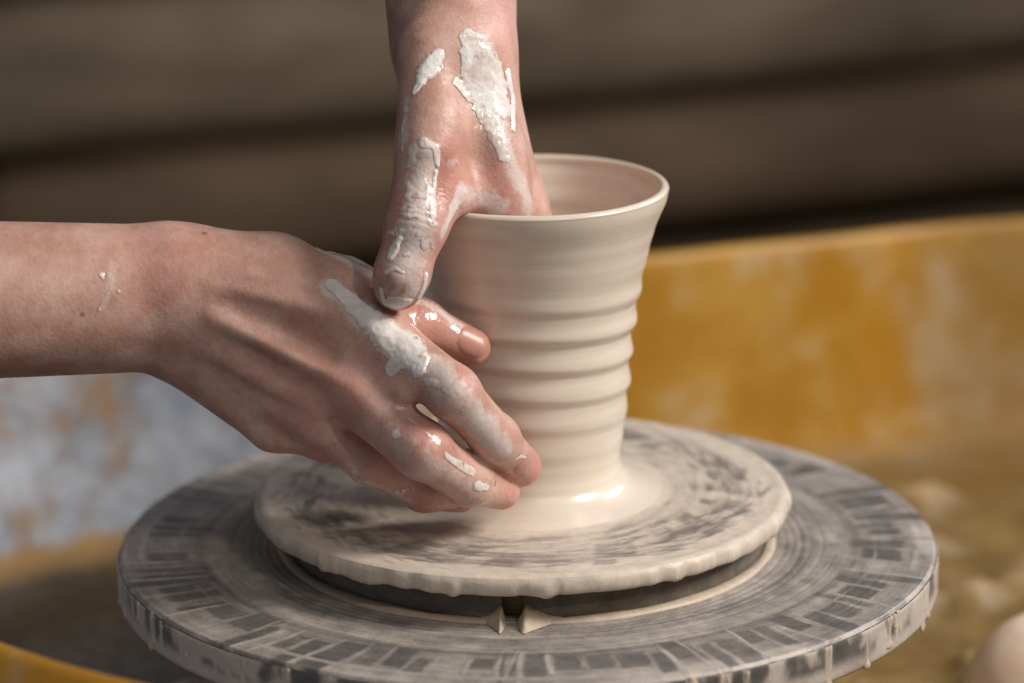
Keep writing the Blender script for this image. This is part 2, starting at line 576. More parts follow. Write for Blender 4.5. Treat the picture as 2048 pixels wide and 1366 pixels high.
def build_wheel():
    nr, na = 150, 1500
    Rr, A = polar(nr, na, .085, .1648)
    x, y = Rr * np.cos(A), Rr * np.sin(A)

    def tn(fa, fr, off, o=3):       # noise drawn out along the spin direction
        return fbm(np.stack([np.cos(A) * fa + off, np.sin(A) * fa, Rr * fr], -1).reshape(-1, 3), o).reshape(Rr.shape)
    film = tn(2.2, 900, 3.1)        # fine turning streaks
    blot = tn(7, 160, 9.2)
    cell = fbm(np.stack([x * 260, y * 260, 0 * x], -1).reshape(-1, 3), 3).reshape(Rr.shape)
    low = fbm(np.stack([np.cos(A) * 2.5 + 7, np.sin(A) * 2.5, Rr * 25], -1).reshape(-1, 3), 2).reshape(Rr.shape)
    inner = 1 - sstep(.127, .136, Rr + .006 * (blot - .5))
    outer = sstep(.153, .159, Rr + .006 * (blot - .5))
    s = inner * (.60 + .45 * (film - .5) + .45 * (blot - .5)) + outer * (.26 + .5 * sstep(.42, .62, low) + .2 * (film - .5))
    s = s + (1 - inner) * (1 - outer) * (.08 + .40 * sstep(.50, .66, low) + .10 * sstep(.5, .8, film))
    s = s - .30 * inner * np.exp(-((Rr - .112) / .009) ** 2) * sstep(.3, .7, film)
    # radial dribbles
    L = np.zeros_like(s)
    for (a0, r0, r1, w, k, sl) in LINES:
        a = a0 + sl * (Rr - .15) + .003 * np.sin(Rr * 200 + a0 * 7)
        d = np.abs(angd(A, a)) * Rr
        L = np.maximum(L, k * (1 - sstep(w * .6, w * 2.3, d)) * sstep(r0 - .007, r0 + .005, Rr) * (1 - sstep(r1 - .002, r1 + .002, Rr)))
    # dark cells left bare between the dribbles
    rc_ = np.random.RandomState(4)
    milk = (.50 + .35 * (blot - .5) + .25 * (film - .5)) * sstep(.127, .136, Rr)
    cells = np.zeros_like(s)
    for (l0, l1) in zip(LINES, LINES[1:] + LINES[:1]):
        if rc_.rand() < .14:
            continue
        ra, rb = rc_.uniform(.131, .141), rc_.choice([.150, .153, .157, .168]) + rc_.uniform(-.002, .002)
        a0 = l0[0] + l0[5] * (Rr - .15)
        wd = (l1[0] - l0[0]) % (2 * np.pi)
        t = ((A - a0) % (2 * np.pi)) * Rr
        g0, g1 = rc_.uniform(.0004, .0018), rc_.uniform(.0004, .0018)
        jit = .0022 * (blot - .5)
        c_ = sstep(g0 - .0006, g0 + .0012, t + jit) * (1 - sstep(wd * .15 - g1 - .0012, wd * .15 - g1 + .0006, t + jit)) * sstep(ra - .002, ra + .0015, Rr + jit) * (1 - sstep(rb - .0015, rb + .0015, Rr + jit))
        cells = np.maximum(cells, c_ * rc_.uniform(.6, 1))
    s = np.maximum(s, milk) * (1 - .74 * cells * (.75 + .5 * (1 - film)))
    # ring shaped lines, broken
    for (rc, w, k, off, thr) in ((.1405, .0005, .5, 1, .50), (.1565, .0012, .6, 8, .50)):
        wob = rc + .0012 * (vnoise(np.stack([np.cos(A) * 4 + off, np.sin(A) * 4, 0 * A], -1).reshape(-1, 3)).reshape(A.shape) - .5)
        gate = sstep(thr - .06, thr + .06, fbm(np.stack([np.cos(A) * 3 + off * 3, np.sin(A) * 3, 0 * A + off], -1).reshape(-1, 3), 2).reshape(A.shape))
        L = np.maximum(L, k * gate * (1 - sstep(w * .6, w * 1.8, np.abs(Rr - wob))))
    rim = sstep(.1625, .1645, Rr) * sstep(.35, .6, tn(12, 0, 41., 2))
    s = np.clip(np.maximum(np.maximum(s, L), rim * .8), 0, 1)
    s = s * (.75 + .5 * cell)
    # turned grooves close to the bat
    z = -.00035 * sum(np.exp(-((Rr - g_) / .0009) ** 2) for g_ in (.1045, .1075, .111, .1145, .1195))
    z = z + .00035 * L + .00012 * s
    z = z - .0015 * sstep(.1635, .1648, Rr) ** 2
    V = np.stack([x, y, z], -1).reshape(-1, 3)
    mesh('wheel_top', V - WO, grid_faces(nr, na), M_HEAD, WHEEL, {'slip': np.clip(s, 0, 1)})
    # side wall and underside
    a = np.linspace(-np.pi, np.pi, 900, endpoint=False)
    prof = [(.1648, -.0015), (.1652, -.0022)] + [(.1653, -.003 - .012 * t) for t in np.linspace(0, 1, 14)] + [(.1648, -.0162), (.163, -.017), (.03, -.017), (.03, -.1)]
    Z = np.array([p[1] for p in prof])[:, None] + 0 * a
    Rp = np.array([p[0] for p in prof])[:, None] + 0 * a
    A2 = a[None, :] + 0 * Rp
    s2 = .95 * sstep(.38, .60, fbm(np.stack([np.cos(A2) * 14, np.sin(A2) * 14, Z * 60], -1).reshape(-1, 3), 3).reshape(A2.shape))
    low = sstep(-.006, -.0135, Z) * sstep(.22, .45, fbm(np.stack([np.cos(A2) * 5 + 3, np.sin(A2) * 5, 0 * Z], -1).reshape(-1, 3), 3).reshape(A2.shape))
    s2 = np.maximum(s2, low * .9)
    for (a0, r0, r1, w, k, sl) in LINES:
        if r1 > .163:
            d = np.abs(angd(A2, a0 + sl * .0155)) * Rp
            s2 = np.maximum(s2, (1 - sstep(w * 1.2, w * 3.2, d)) * min(1, k + .3))
    Rp = Rp + .0004 * s2 * (Z > -.0165)
    V = np.stack([Rp * np.cos(A2), Rp * np.sin(A2), Z], -1).reshape(-1, 3)
    mesh('wheel_side', V - WO, grid_faces(len(prof), 900), M_HEAD, WHEEL, {'slip': np.clip(s2, 0, 1)})
    # drips hanging down the side
    protos = {}

    def drip_mesh(k):
        rr = np.random.RandomState(90 + k)
        ln, w = rr.uniform(.004, .0178), rr.uniform(.0007, .0021)
        nz, nn = 16, 12
        V = []
        for i in range(nz):
            t = i / (nz - 1)
            rad_ = w * (.55 + .25 * math.sin(t * 4 + k) + .75 * math.exp(-((t - .88) / .12) ** 2)) * min(1, (1 - t) / .09 + .02) ** .5 * min(1, t / .05 + .1)
            for j in range(nn):
                q = 2 * math.pi * j / nn
                V.append((.42 * rad_ * math.cos(q), rad_ * (1 + .3 * math.sin(5 * t + 2 * k)) * math.sin(q) + .0006 * math.sin(3 * t + k), .0007 - t * ln))
        F = [list(map(int, f)) for f in grid_faces(nz, nn)] + [list(range(nn))[::-1], list(range((nz - 1) * nn, nz * nn))]
        return mesh('clay_drip', V, F, M_DRIP, WHEEL)
    rr = np.random.RandomState(5)
    use = [l for l in LINES if l[2] > .163 and (-np.pi * 1.0 < l[0] < .45 or l[0] > 2.7)]
    first = [drip_mesh(k) for k in range(7)]
    for i, l in enumerate(use):
        o = first[i] if i < 7 else first[rr.randint(7)].copy()
        if i >= 7:
            COL.objects.link(o)
            o.parent = WHEEL
        a0 = l[0] + l[5] * .0155
        o.location = (.1654 * math.cos(a0), .1654 * math.sin(a0), -.0008 + .017 - rr.uniform(0, .003))
        o.rotation_euler = (rr.uniform(-.08, .08), 0, a0)
        o.scale = (1, rr.uniform(.8, 1.3), rr.uniform(.8, 1.15))


build_wheel()


def build_adapter():
    """the raised metal ring under the bat, with a notch at the front, and the slip ridge round it"""
    n0 = R(-93.5)
    half = .045
    a = np.linspace(n0 + half, n0 + 2 * np.pi - half, 400)
    prof = [(.070, .0003), (.070, .0122), (.0945, .0122), (.0955, .0112), (.0962, .0004)]
    V = []
    for r, z in prof:
        for t in a:
            V.append((r * math.cos(t), r * math.sin(t), z))
    m = len(a)
    F = [list(map(int, f)) for f in grid_faces(len(prof), m, False)]
    F += [[k * m for k in range(5)], [k * m + m - 1 for k in range(4, -1, -1)]]
    mesh('adapter_ring', np.array(V) - WO, F, M_RING, WHEEL)
    core = [(.0902 * math.cos(t), .0902 * math.sin(t), z) for z in (.0004, .0120) for t in np.linspace(n0 - .2, n0 + .2, 12)]
    mesh('adapter_core', np.array(core) - WO, grid_faces(2, 12, False), M_SLURRY, WHEEL)
    # ridge of slip around the ring
    a = np.linspace(-np.pi, np.pi, 500, endpoint=False)
    V = []
    nn = 9
    wid = .0016 + .0022 * fbm(np.stack([np.cos(a) * 3, np.sin(a) * 3, 0 * a], -1), 3)
    wid = wid * (1 - np.exp(-(angd(a, n0) / .045) ** 2) * .9)
    for j in range(nn):
        q = math.pi * j / (nn - 1)
        rr_ = .0985 + np.cos(q) * wid * 1.0
        V += list(np.stack([rr_ * np.cos(a), rr_ * np.sin(a), .0001 + np.sin(q) * wid * .55], -1))
    mesh('slip_ridge', np.array(V) - WO, grid_faces(nn, 500), M_DRIP, WHEEL)
    # slip heaped against the ring on both sides of the notch
    for sgn, wd in ((-1, .09), (1, .16)):
        nu, nv = 26, 14
        V = []
        for iu in range(nu):
            u = iu / (nu - 1)                        # 0 at the notch, 1 away from it
            aa = n0 + sgn * (half - .012 + wd * u)
            fall = (1 - u) ** 1.6 * float(sstep(-.06, .16, u))
            for iv in range(nv):
                v = iv / (nv - 1)
                r = .0958 + (.0035 + .015 * fall) * v
                V.append((r * math.cos(aa - sgn * .012 * v * (1 - u)), r * math.sin(aa - sgn * .012 * v * (1 - u)), .0002 + (.0070 * fall + .0008) * (1 - v) ** 1.1 + .0009 * math.sin(v * 3.14)))
        mesh('slip_wedge', np.array(V) - WO, grid_faces(nu, nv, False), M_DRIP, WHEEL)


build_adapter()

# ------------------------------------------------------------------ bat
BC = np.array([-.0019, 0, .0134])
BT = .0206


def build_bat():
    nr, na = 130, 1100
    Rr, A = polar(nr, na, .002, .1066)

    def tn(fa, fr, off, o=3, rot=0.):
        return fbm(np.stack([np.cos(A + rot * Rr) * fa + off, np.sin(A + rot * Rr) * fa, Rr * fr], -1).reshape(-1, 3), o).reshape(Rr.shape)
    st = tn(6, 330, 2.3)
    st2 = tn(13, 620, 7.7, 3)
    br = tn(2.4, 500, 4.4)
    s = 1 - .34 * sstep(.46, .76, st) * sstep(.050, .066, Rr) * (1 - .75 * sstep(.094, .102, Rr))
    s -= .22 * sstep(.50, .8, st2) * sstep(.058, .075, Rr) * (1 - .4 * sstep(.098, .104, Rr))
    s -= .16 * sstep(.40, .8, br) * sstep(.05, .07, Rr)
    s -= .22 * np.exp(-((Rr - .0615) / .0035) ** 2)
    s -= .25 * sstep(.055, .07, Rr) * (1 - sstep(.088, .10, Rr))
    a0 = -np.pi
    while a0 < np.pi:
        wd = RNG.uniform(.05, .13)
        if RNG.rand() < .75:
            ra, rb = RNG.uniform(.070, .083), RNG.uniform(.088, .099)
            t = angd(A + 5.0 * (Rr - .085), a0) * Rr
            s -= RNG.uniform(.18, .42) * sstep(-.0015, .0015, t) * (1 - sstep(wd * .07, wd * .07 + .003, t)) * sstep(ra - .002, ra + .002, Rr) * (1 - sstep(rb - .003, rb + .002, Rr)) * sstep(.3, .6, st2 + .1)
        a0 += wd
    # short skewed dashes thrown outward near the edge
    for k in range(70):
        a0, r0 = RNG.uniform(-np.pi, np.pi), RNG.uniform(.082, .101)
        ln, w = RNG.uniform(.004, .010), RNG.uniform(.0005, .0012)
        da = angd(A, a0) * Rr
        dr = Rr - r0
        t = da * .93 + dr * .37
        q = -da * .37 + dr * .93
        s -= .38 * np.exp(-(t / ln) ** 4 - (q / w) ** 2)
    s = np.clip(s, .04, 1)
    z = BT + .00018 * s + .0006 * sstep(.100, .105, Rr) * tn(20, 90, 1.2, 2) - .0006 * sstep(.1045, .1066, Rr) ** 2
    z += .0002 * (tn(2, 700, 6.) - .5)
    V = np.stack([Rr * np.cos(A), Rr * np.sin(A), z - BC[2]], -1).reshape(-1, 3)
    prof = [(.1066, BT - .0006), (.1074, BT - .0013), (.1078, BT - .0025), (.1078, BT - .0042), (.1075, BT - .0058), (.1068, BT - .0068), (.105, BT - .0072), (.002, BT - .0072)]
    a = A[0]
    rows, ss = [], []
    lum = fbm(np.stack([np.cos(a) * 16, np.sin(a) * 16, 0 * a], -1), 4)
    lum2 = sstep(.55, .75, fbm(np.stack([np.cos(a) * 11 + 5, np.sin(a) * 11, 0 * a], -1), 2))
    for i, (r, zz) in enumerate(prof):
        k = (0, .35, .9, 1, 1, .9, .3, 0)[i]
        rr_ = r + k * (.0016 * (lum - .5) + .0006 * lum2)
        dz = -(.0010 * lum2 + .0010 * (lum - .4)) * (0, 0, 0, .1, .5, 1, .4, 0)[i]
        if i == 0:
            dz = dz + z[-1] - zz
        rows.append(np.stack([rr_ * np.cos(a), rr_ * np.sin(a), zz + dz - BC[2]], -1))
        ss.append(np.clip(.75 + .6 * (lum - .4) + 0 * a, 0, 1))
    V = np.concatenate([V] + rows)
    s = np.concatenate([s.ravel()] + ss)
    F = np.concatenate([grid_faces(nr, na), grid_faces(len(prof), na) + nr * na])
    o = mesh('throwing_bat', V + BC, F, M_BAT, None, {'slip': s}, origin=BC)
    tag(o, 'round throwing bat coated in pale slip lying on the wheel head', 'bat')


build_bat()

# ------------------------------------------------------------------ pot
PC = np.array([.002, 0, BT])
ZP = np.array([.0203, .0212, .0225, .0245, .0275, .0315, .0360, .0436, .0495, .0625, .0735, .0845, .0995, .1095, .1188, .1262, .1333, .1408, .1466])
RP = np.array([.0550, .0500, .0448, .0405, .0375, .0357, .0353, .0362, .0369, .0379, .0386, .0394, .0421, .0443, .0467, .0487, .0510, .0543, .0556])


def catmull(xs, ys, x):
    """monotone-ish cubic through the points"""
    m = np.gradient(ys, xs)
    i = np.clip(np.searchsorted(xs, x) - 1, 0, len(xs) - 2)
    h = xs[i + 1] - xs[i]
    t = (x - xs[i]) / h
    return (2 * t ** 3 - 3 * t ** 2 + 1) * ys[i] + (t ** 3 - 2 * t ** 2 + t) * h * m[i] + (-2 * t ** 3 + 3 * t ** 2) * ys[i + 1] + (t ** 3 - t ** 2) * h * m[i + 1]


def pot_r(z, a):
    f = ((z - .0995) / .0125 + a / (2 * np.pi)) % 1.0
    bump = sstep(0, .38, f) * (1 - .95 * sstep(.34, 1.0, f))
    amp = np.interp(z, [.03, .044, .055, .068, .09, .1, .108, .118, .124], [.0, .0003, .0010, .0017, .0019, .0016, .0009, .0003, 0])
    wv = .00025 * np.sin(z * 900 + a) * np.interp(z, [.03, .06, .12, .14], [1, .2, .5, .3])
    return catmull(ZP, RP, z) + amp * bump + wv * .5 + .0003 * np.sin(a * 2 + z * 30)


def build_pot():
    na = 320
    a = np.linspace(-np.pi, np.pi, na, endpoint=False)
    zo = np.concatenate([np.linspace(.0203, .034, 34), np.linspace(.0345, .1452, 300)])
    rows = []
    for z in zo:
        r = pot_r(np.full(na, z), a)
        rows.append((r, z))
    rt = pot_r(np.full(na, .1452), a)
    for q in np.linspace(10, 170, 12):
        rows.append((rt - .0020 + .0020 * math.cos(R(q)) + .0002, .1452 + .0020 * math.sin(R(q)) + .0002 * np.sin(a * 2)))
    for z in np.linspace(.1443, .027, 110):
        rows.append((catmull(ZP, RP, np.full(na, z)) - .0034 - .0012 * (.1452 - z) / .11 + .0003 * np.sin(z * 700 + a), z))
    for k in np.linspace(.95, .02, 14):
        rows.append((.0335 * k + 0 * a, .0262 + 0 * a))
    V = np.concatenate([np.stack([PC[0] + r * np.cos(a), PC[1] + r * np.sin(a), z + 0 * a], -1) for r, z in rows])
    F = grid_faces(len(rows), na)
    o = mesh('clay_pot', V, F, M_POT, None, origin=PC)
    tag(o, 'wet beige clay pot with throwing rings and flared rim, on the bat', 'pot')
    return o


build_pot()

# ------------------------------------------------------------------ implicit surfaces for the hands


def rcone(p, a, b, r1, r2):
    """distance to a cone with round ends"""
    ba = b - a
    l2 = ba @ ba
    rr = r1 - r2
    a2 = l2 - rr * rr
    il2 = 1 / l2
    pa = p - a
    y = pa @ ba
    z = y - l2
    t = pa * l2 - ba * y[:, None]
    x2 = (t * t).sum(1)
    y2 = y * y * l2
    z2 = z * z * l2
    k = np.sign(rr) * rr * rr * x2
    d = (np.sqrt(x2 * a2 * il2) + y * rr) * il2 - r1
    c1 = np.sign(z) * a2 * z2 > k
    c2 = np.sign(y) * a2 * y2 < k
    d = np.where(c2, np.sqrt(x2 + y2) * il2 - r1, d)
    d = np.where(c1, np.sqrt(x2 + z2) * il2 - r2, d)
    return d


def smin(a, b, k):
    h = np.maximum(k - np.abs(a - b), 0) / k
    return np.minimum(a, b) - h * h * k * .25


class Hand:
    def __init__(self):
        self.palm, self.fingers, self.det = [], [], []
        self.bend = []

    def P(self, t):
        p = at(t[0], t[1], t[2])
        return p, rad(t[3], p)

    def bone(self, a, b, k=.008):
        (p, r), (q, s) = self.P(a), self.P(b)
        self.palm.append((p, q, r, s, k))

    def finger(self, pts, kp=.0055, world=None):
        ch = [self.P(t) for t in pts] + [(np.array(w[:3]), w[3]) for w in (world or [])]
        self.fingers.append((ch, kp))
        return ch

    def base(self, p):
        d = None
        for (a, b, r, s, k) in self.palm:
            e = rcone(p, a, b, r, s)
            d = e if d is None else smin(d, e, k)
        D = None
        for ch, kp in self.fingers:
            f = None
            for (a, r), (b, s) in zip(ch[:-1], ch[1:]):
                e = rcone(p, a, b, r, s)
                m_ = p - (a + b) * .5                     # a waist between the joints
                ln = np.linalg.norm(b - a)
                if ln > .012:
                    e = e + .0009 * np.exp(-(m_ * m_).sum(1) / (ln * .33) ** 2)
                f = e if f is None else smin(f, e, .0035)
            e = smin(d, f, kp)
            D = e if D is None else smin(D, e, .0012)
        return d if D is None else D

    def __call__(self, p):
        D = self.base(p)
        for (a, b, w, amp) in self.det:            # tendons, hollows, knuckle bumps: gaussian swellings along a segment
            ba = b - a
            t = np.clip(((p - a) @ ba) / (ba @ ba + 1e-12), 0, 1)
            q = ((p - a - t[:, None] * ba) ** 2).sum(1)
            D = D - amp * np.exp(-q / (w * w)) * (.35 + .65 * np.sin(np.pi * np.clip(t * .9 + .05, 0, 1)))
        for (c, u, nrm, r, offs, amp) in self.bend:  # creases across a joint
            rel = p - c
            g_ = np.exp(-(rel * rel).sum(1) / (r * r * 1.9)) * sstep(-.3, .5, (rel @ nrm) / r)
            side = np.cross(u, nrm)
            s_ = rel @ u + .0022 * (vnoise(p * 210) - .5) + .0009 * (vnoise(p * 700) - .5)
            v = 0
            for o_, w_ in offs:
                v = v + np.exp(-((s_ - o_) / w_) ** 2)
            D = D + amp * g_ * v
        return D

    def grad(self, p, e=.0004, fn=None):
        fn = fn or self
        d0 = fn(p)
        g_ = np.stack([fn(p + np.array(v) * e) - d0 for v in ((1, 0, 0), (0, 1, 0), (0, 0, 1))], 1) / e
        return d0, g_

    def cast(self, pts):
        """photograph pixels -> points on the surface of the hand"""
        dirs = np.array([ray(*q[:2]) for q in pts])
        dirs /= np.linalg.norm(dirs, axis=1)[:, None]
        t = np.full(len(pts), .9)
        best, bt = np.full(len(pts), 9.), t.copy()
        for i in range(160):
            d = self.base(CAM + t[:, None] * dirs)
            m = d < best
            best[m], bt[m] = d[m], t[m]
            t = np.where(d < 2e-5, t, t + np.maximum(d, 5e-5) * .8)
            t = np.minimum(t, 1.7)
        return CAM + bt[:, None] * dirs


def polygonise(fn, lo, hi, h, keep=None, B=8):
    lo, hi = np.array(lo), np.array(hi)
    nb = np.ceil((hi - lo) / (h * B)).astype(int)
    n = nb * B + 1
    bc = np.stack(np.meshgrid(*[np.arange(k) for k in nb], indexing='ij'), -1).reshape(-1, 3)
    cen = lo + (bc + .5) * B * h
    d = fn(cen)
    act = np.abs(d) < B * h * .90 + .002
    vol = np.ones(n, np.float32)
    full = np.repeat(np.repeat(np.repeat(d.reshape(nb), B, 0), B, 1), B, 2)
    vol[:-1, :-1, :-1] = np.sign(full)
    loc = np.stack(np.meshgrid(*[np.arange(B + 1)] * 3, indexing='ij'), -1).reshape(-1, 3)
    flag = np.zeros(n, bool)
    ids = (bc[act][:, None, :] * B + loc[None]).reshape(-1, 3)
    flag[ids[:, 0], ids[:, 1], ids[:, 2]] = True
    idx = np.argwhere(flag)
    out = np.empty(len(idx), np.float32)
    for i in range(0, len(idx), 200000):
        out[i:i + 200000] = fn(lo + idx[i:i + 200000] * h)
    vol[idx[:, 0], idx[:, 1], idx[:, 2]] = out
    ins = vol < 0
    cc = np.zeros(tuple(n - 1), np.int8)
    for a in (0, 1):
        for b in (0, 1):
            for c in (0, 1):
                cc += ins[a:n[0] - 1 + a, b:n[1] - 1 + b, c:n[2] - 1 + c]
    cells = np.argwhere((cc > 0) & (cc < 8))
    vid = np.full(tuple(n - 1), -1, np.int32)
    vid[cells[:, 0], cells[:, 1], cells[:, 2]] = np.arange(len(cells))
    acc = np.zeros((len(cells), 3))
    cnt = np.zeros(len(cells))
    cor = [(a, b, c) for a in (0, 1) for b in (0, 1) for c in (0, 1)]
    val = {q: vol[cells[:, 0] + q[0], cells[:, 1] + q[1], cells[:, 2] + q[2]] for q in cor}
    for q in cor:
        for ax in range(3):
            if q[ax] == 0:
                q2 = tuple(1 if i == ax else q[i] for i in range(3))
                v0, v1 = val[q], val[q2]
                m = (v0 < 0) != (v1 < 0)
                t = np.where(m, v0 / np.where(m, v0 - v1, 1), 0)
                pt = np.array(q, float)[None] + np.eye(3)[ax][None] * t[:, None]
                acc += pt * m[:, None]
                cnt += m
    V = lo + (cells + acc / cnt[:, None]) * h
    F = []
    for ax in range(3):
        b, c = (ax + 1) % 3, (ax + 2) % 3
        sl0 = [slice(1, -1)] * 3
        sl0[ax] = slice(0, -1)
        sl1 = [slice(1, -1)] * 3
        sl1[ax] = slice(1, None)
        i0, i1 = ins[tuple(sl0)], ins[tuple(sl1)]
        e = np.argwhere(i0 != i1)
        base = e.copy()
        base[:, b] += 1
        base[:, c] += 1
        q = []
        for (db, dc) in ((-1, -1), (0, -1), (0, 0), (-1, 0)):
            k = base.copy()
            k[:, b] += db
            k[:, c] += dc
            q.append(vid[k[:, 0], k[:, 1], k[:, 2]])
        q = np.stack(q, 1)
        flip = ~i0[e[:, 0], e[:, 1], e[:, 2]]
        q[flip] = q[flip][:, ::-1]
        F.append(q)
    F = np.concatenate(F)
    F = F[(F >= 0).all(1)]
    for _ in range(2):                               # settle on the surface
        e = h * .4
        d0 = fn(V)
        g_ = np.stack([fn(V + np.array(v) * e) - d0 for v in ((1, 0, 0), (0, 1, 0), (0, 0, 1))], 1) / e
        st = -d0[:, None] * g_ / np.maximum((g_ * g_).sum(1), .25)[:, None]
        ln = np.linalg.norm(st, axis=1)
        V = V + st * np.minimum(1, h * .7 / np.maximum(ln, 1e-9))[:, None]
    if keep is not None:
        k = keep(V)
        F = F[k[F].all(1)]
        used = np.unique(F)
        mp = np.full(len(V), -1)
        mp[used] = np.arange(len(used))
        V, F = V[used], mp[F]
    return V, F


class Stroke:
    """a band of clay along points on a hand; rows: px, py, half width px"""
    def __init__(self, hand, rows, thick, film=0., rag=0.):
        self.c = hand.cast(rows)
        self.w = np.array([rad(r[2], p) for r, p in zip(rows, self.c)])
        self.t, self.film, self.rag = thick, film, rag

    def q(self, p):
        """distance over local width"""
        best = np.full(len(p), 99.)
        if len(self.c) == 1:
            return np.linalg.norm(p - self.c[0], axis=1) / self.w[0]
        for a, b, r, s in zip(self.c[:-1], self.c[1:], self.w[:-1], self.w[1:]):
            ba = b - a
            t = np.clip(((p - a) @ ba) / (ba @ ba + 1e-12), 0, 1)
            best = np.minimum(best, np.linalg.norm(p - a - t[:, None] * ba, axis=1) / (r + (s - r) * t))
        return best


def smear_patch(hand, parent, origin, strokes, seed, h=.00055):
    """one patch of wet clay: the hand's own surface raised where the strokes run"""
    lo = np.min([s.c.min(0) - s.w.max() * 1.5 - .003 for s in strokes], 0)
    hi = np.max([s.c.max(0) + s.w.max() * 1.5 + .003 for s in strokes], 0)

    def thick(p):
        n1 = fbm(p * 260 + seed * 7.7, 3) - .5
        n2 = fbm(p * 700 + seed * 3.1, 2) - .5
        n0 = fbm(p * 110 + seed * 5.1, 2) - .5
        n3 = fbm(p * 300 + seed * 2.1, 3)
        t = np.full(len(p), -.0012)
        for s in strokes:
            q = s.q(p) + n1 * .85 + n2 * .50 + n0 * .60 - .05
            qc = np.clip(q, 0, 1)
            prof = np.where(q < 1, (1 - qc ** 2.2) * (.75 + .35 * np.exp(-((q - .62) / .2) ** 2)), -(q - 1) * .8)
            e = np.clip(prof, -.8, 2) * (.72 * s.t) * (1 + n1 * 1.1 + n0 * .8)
            if s.rag:
                e = e + .8 * s.rag * (n3 - .5 + n1 * .6) * (q < 1.2)
            t = np.maximum(t, e)
        return t + n2 * .00016 + n1 * .00015

    def fn(p):
        return hand(p) - thick(p)
    V, F = polygonise(fn, lo, hi, h, keep=lambda v: thick(v) > -.00012)
    if len(F) == 0:
        return
    tv = thick(V)
    mesh('clay_smear', V - origin, F, M_SMEAR, parent, {'thin': 1 - sstep(-.00002, .00060, tv)})


def nail(hand, parent, origin, px, axis, lu, lb, slip, h=.0004, lift=.00042):
    c = hand.cast([px])[0]
    _, g_ = hand.grad(c[None])
    nrm = g_[0] / np.linalg.norm(g_[0])
    u = axis - nrm * (axis @ nrm)
    u /= np.linalg.norm(u)
    b = np.cross(u, nrm)

    def thick(p):
        rel = p - c
        q = (np.abs(rel @ u) / lu) ** 2.5 + (np.abs(rel @ b) / lb) ** 2.5
        return np.where(q < 1, lift * (1 - q ** 3), -.001 * np.minimum(q - 1, 1)) - .002 * sstep(.003, .006, np.abs(rel @ nrm))
    m = max(lu, lb) * 1.25
    V, F = polygonise(lambda p: hand(p) - thick(p), c - m, c + m, h, keep=lambda v: thick(v) > -.0002)
    if len(F):
        mesh('fingernail', V - origin, F, M_NAIL, parent, {'slip': np.full(len(V), slip)})
    return c, u, nrm


def skin_mesh(hand, name, lo, hi, h, origin, films, reds, wets):
    V, F = polygonise(hand, lo, hi, h)
    slip = np.zeros(len(V))
    rg_ = .6 * fbm(V * 170, 3) + .4 * fbm(V * 600, 2)
    for s in films:
        q = s.q(V)
        slip = np.maximum(slip, s.film * (1 - sstep(.15, 1.3, q + 1.1 * (rg_ - .5))))
    red = np.zeros(len(V))
    for (c, r, k) in reds:
        red = np.maximum(red, k * np.exp(-((V - c) ** 2).sum(1) / (r * r)))
    wet = np.zeros(len(V))
    for s in wets:
        wet = np.maximum(wet, s.film * (1 - sstep(.5, 1.2, s.q(V))))
    return mesh(name, V, F, M_SKIN, None, {'slip': slip, 'red': red, 'wet': wet}, origin=origin)


# ------------------------------------------------------------------ lower hand (right hand, reaching in from the left)
H1 = Hand()
for dy in (-1, 1):
    H1.bone((-220, 602 + 26 * dy, -.064, 128), (310, 596 + 32 * dy, -.0405, 108), .02)
H1.bone((330, 562, -.042, 98), (550, 549, -.040, 70))            # thumb metacarpal
H1.bone((550, 546, -.040, 70), (700, 585, -.042, 52))
H1.bone((390, 562, -.042, 86), (745, 660, -.060, 62), .014)            # metacarpals
H1.bone((390, 610, -.044, 82), (690, 772, -.064, 58), .012)
H1.bone((380, 655, -.042, 80), (625, 826, -.058, 54))
H1.bone((372, 694, -.040, 74), (548, 850, -.050, 48))
H1.bone((735, 715, -.064, 46), (808, 781, -.079, 29), .012)      # web between index and middle finger
H1.bone((470, 590, -.040, 70), (660, 680, -.046, 60), .014)      # palm flesh
I1 = H1.finger([(745, 660, -.060, 62), (905, 785, -.084, 54), (990, 877, -.068, 48), (1041, 932, -.0485, 42)])
M1 = H1.finger([(690, 775, -.064, 62), (843, 899, -.086, 58), (936, 962, -.071, 49), (1002, 982, -.053, 38)])
R1 = H1.finger([(630, 828, -.058, 54), (740, 922, -.064, 46), (848, 980, -.057, 42), (920, 990, -.049, 35)])
L1 = H1.finger([(548, 852, -.050, 48), (650, 880, -.055, 41), (755, 912, -.048, 36), (830, 935, -.040, 31)])
T1 = H1.finger([(690, 583, -.042, 52), (838, 648, -.049, 50), (943, 695, -.0445, 38)], .012)


def seg_on(H, a, b, w, amp, sink=0):
    c = H.cast([a, b])
    H.det.append((c[0], c[1], w, amp))


seg_on(H1, (430, 640), (705, 775), .0042, .0026)
seg_on(H1, (430, 575), (760, 640), .0045, .0016)
seg_on(H1, (440, 715), (630, 815), .0040, .0024)
seg_on(H1, (450, 600), (660, 700), .0055, -.0021)
seg_on(H1, (440, 680), (640, 795), .0050, -.0019)
seg_on(H1, (690, 770), (770, 830), .0065, .0026)
seg_on(H1, (745, 650), (790, 690), .0065, .0014)
seg_on(H1, (615, 815), (650, 840), .0060, .0014)
seg_on(H1, (700, 690), (790, 790), .0050, -.0011)
seg_on(H1, (250, 690), (420, 745), .0060, -.0008)
seg_on(H1, (640, 640), (560, 560), .0022, .0004)
seg_on(H1, (560, 560), (470, 545), .0022, .0004)
seg_on(H1, (900, 760), (925, 785), .0055, .0008)
seg_on(H1, (830, 885), (855, 905), .0060, .0007)


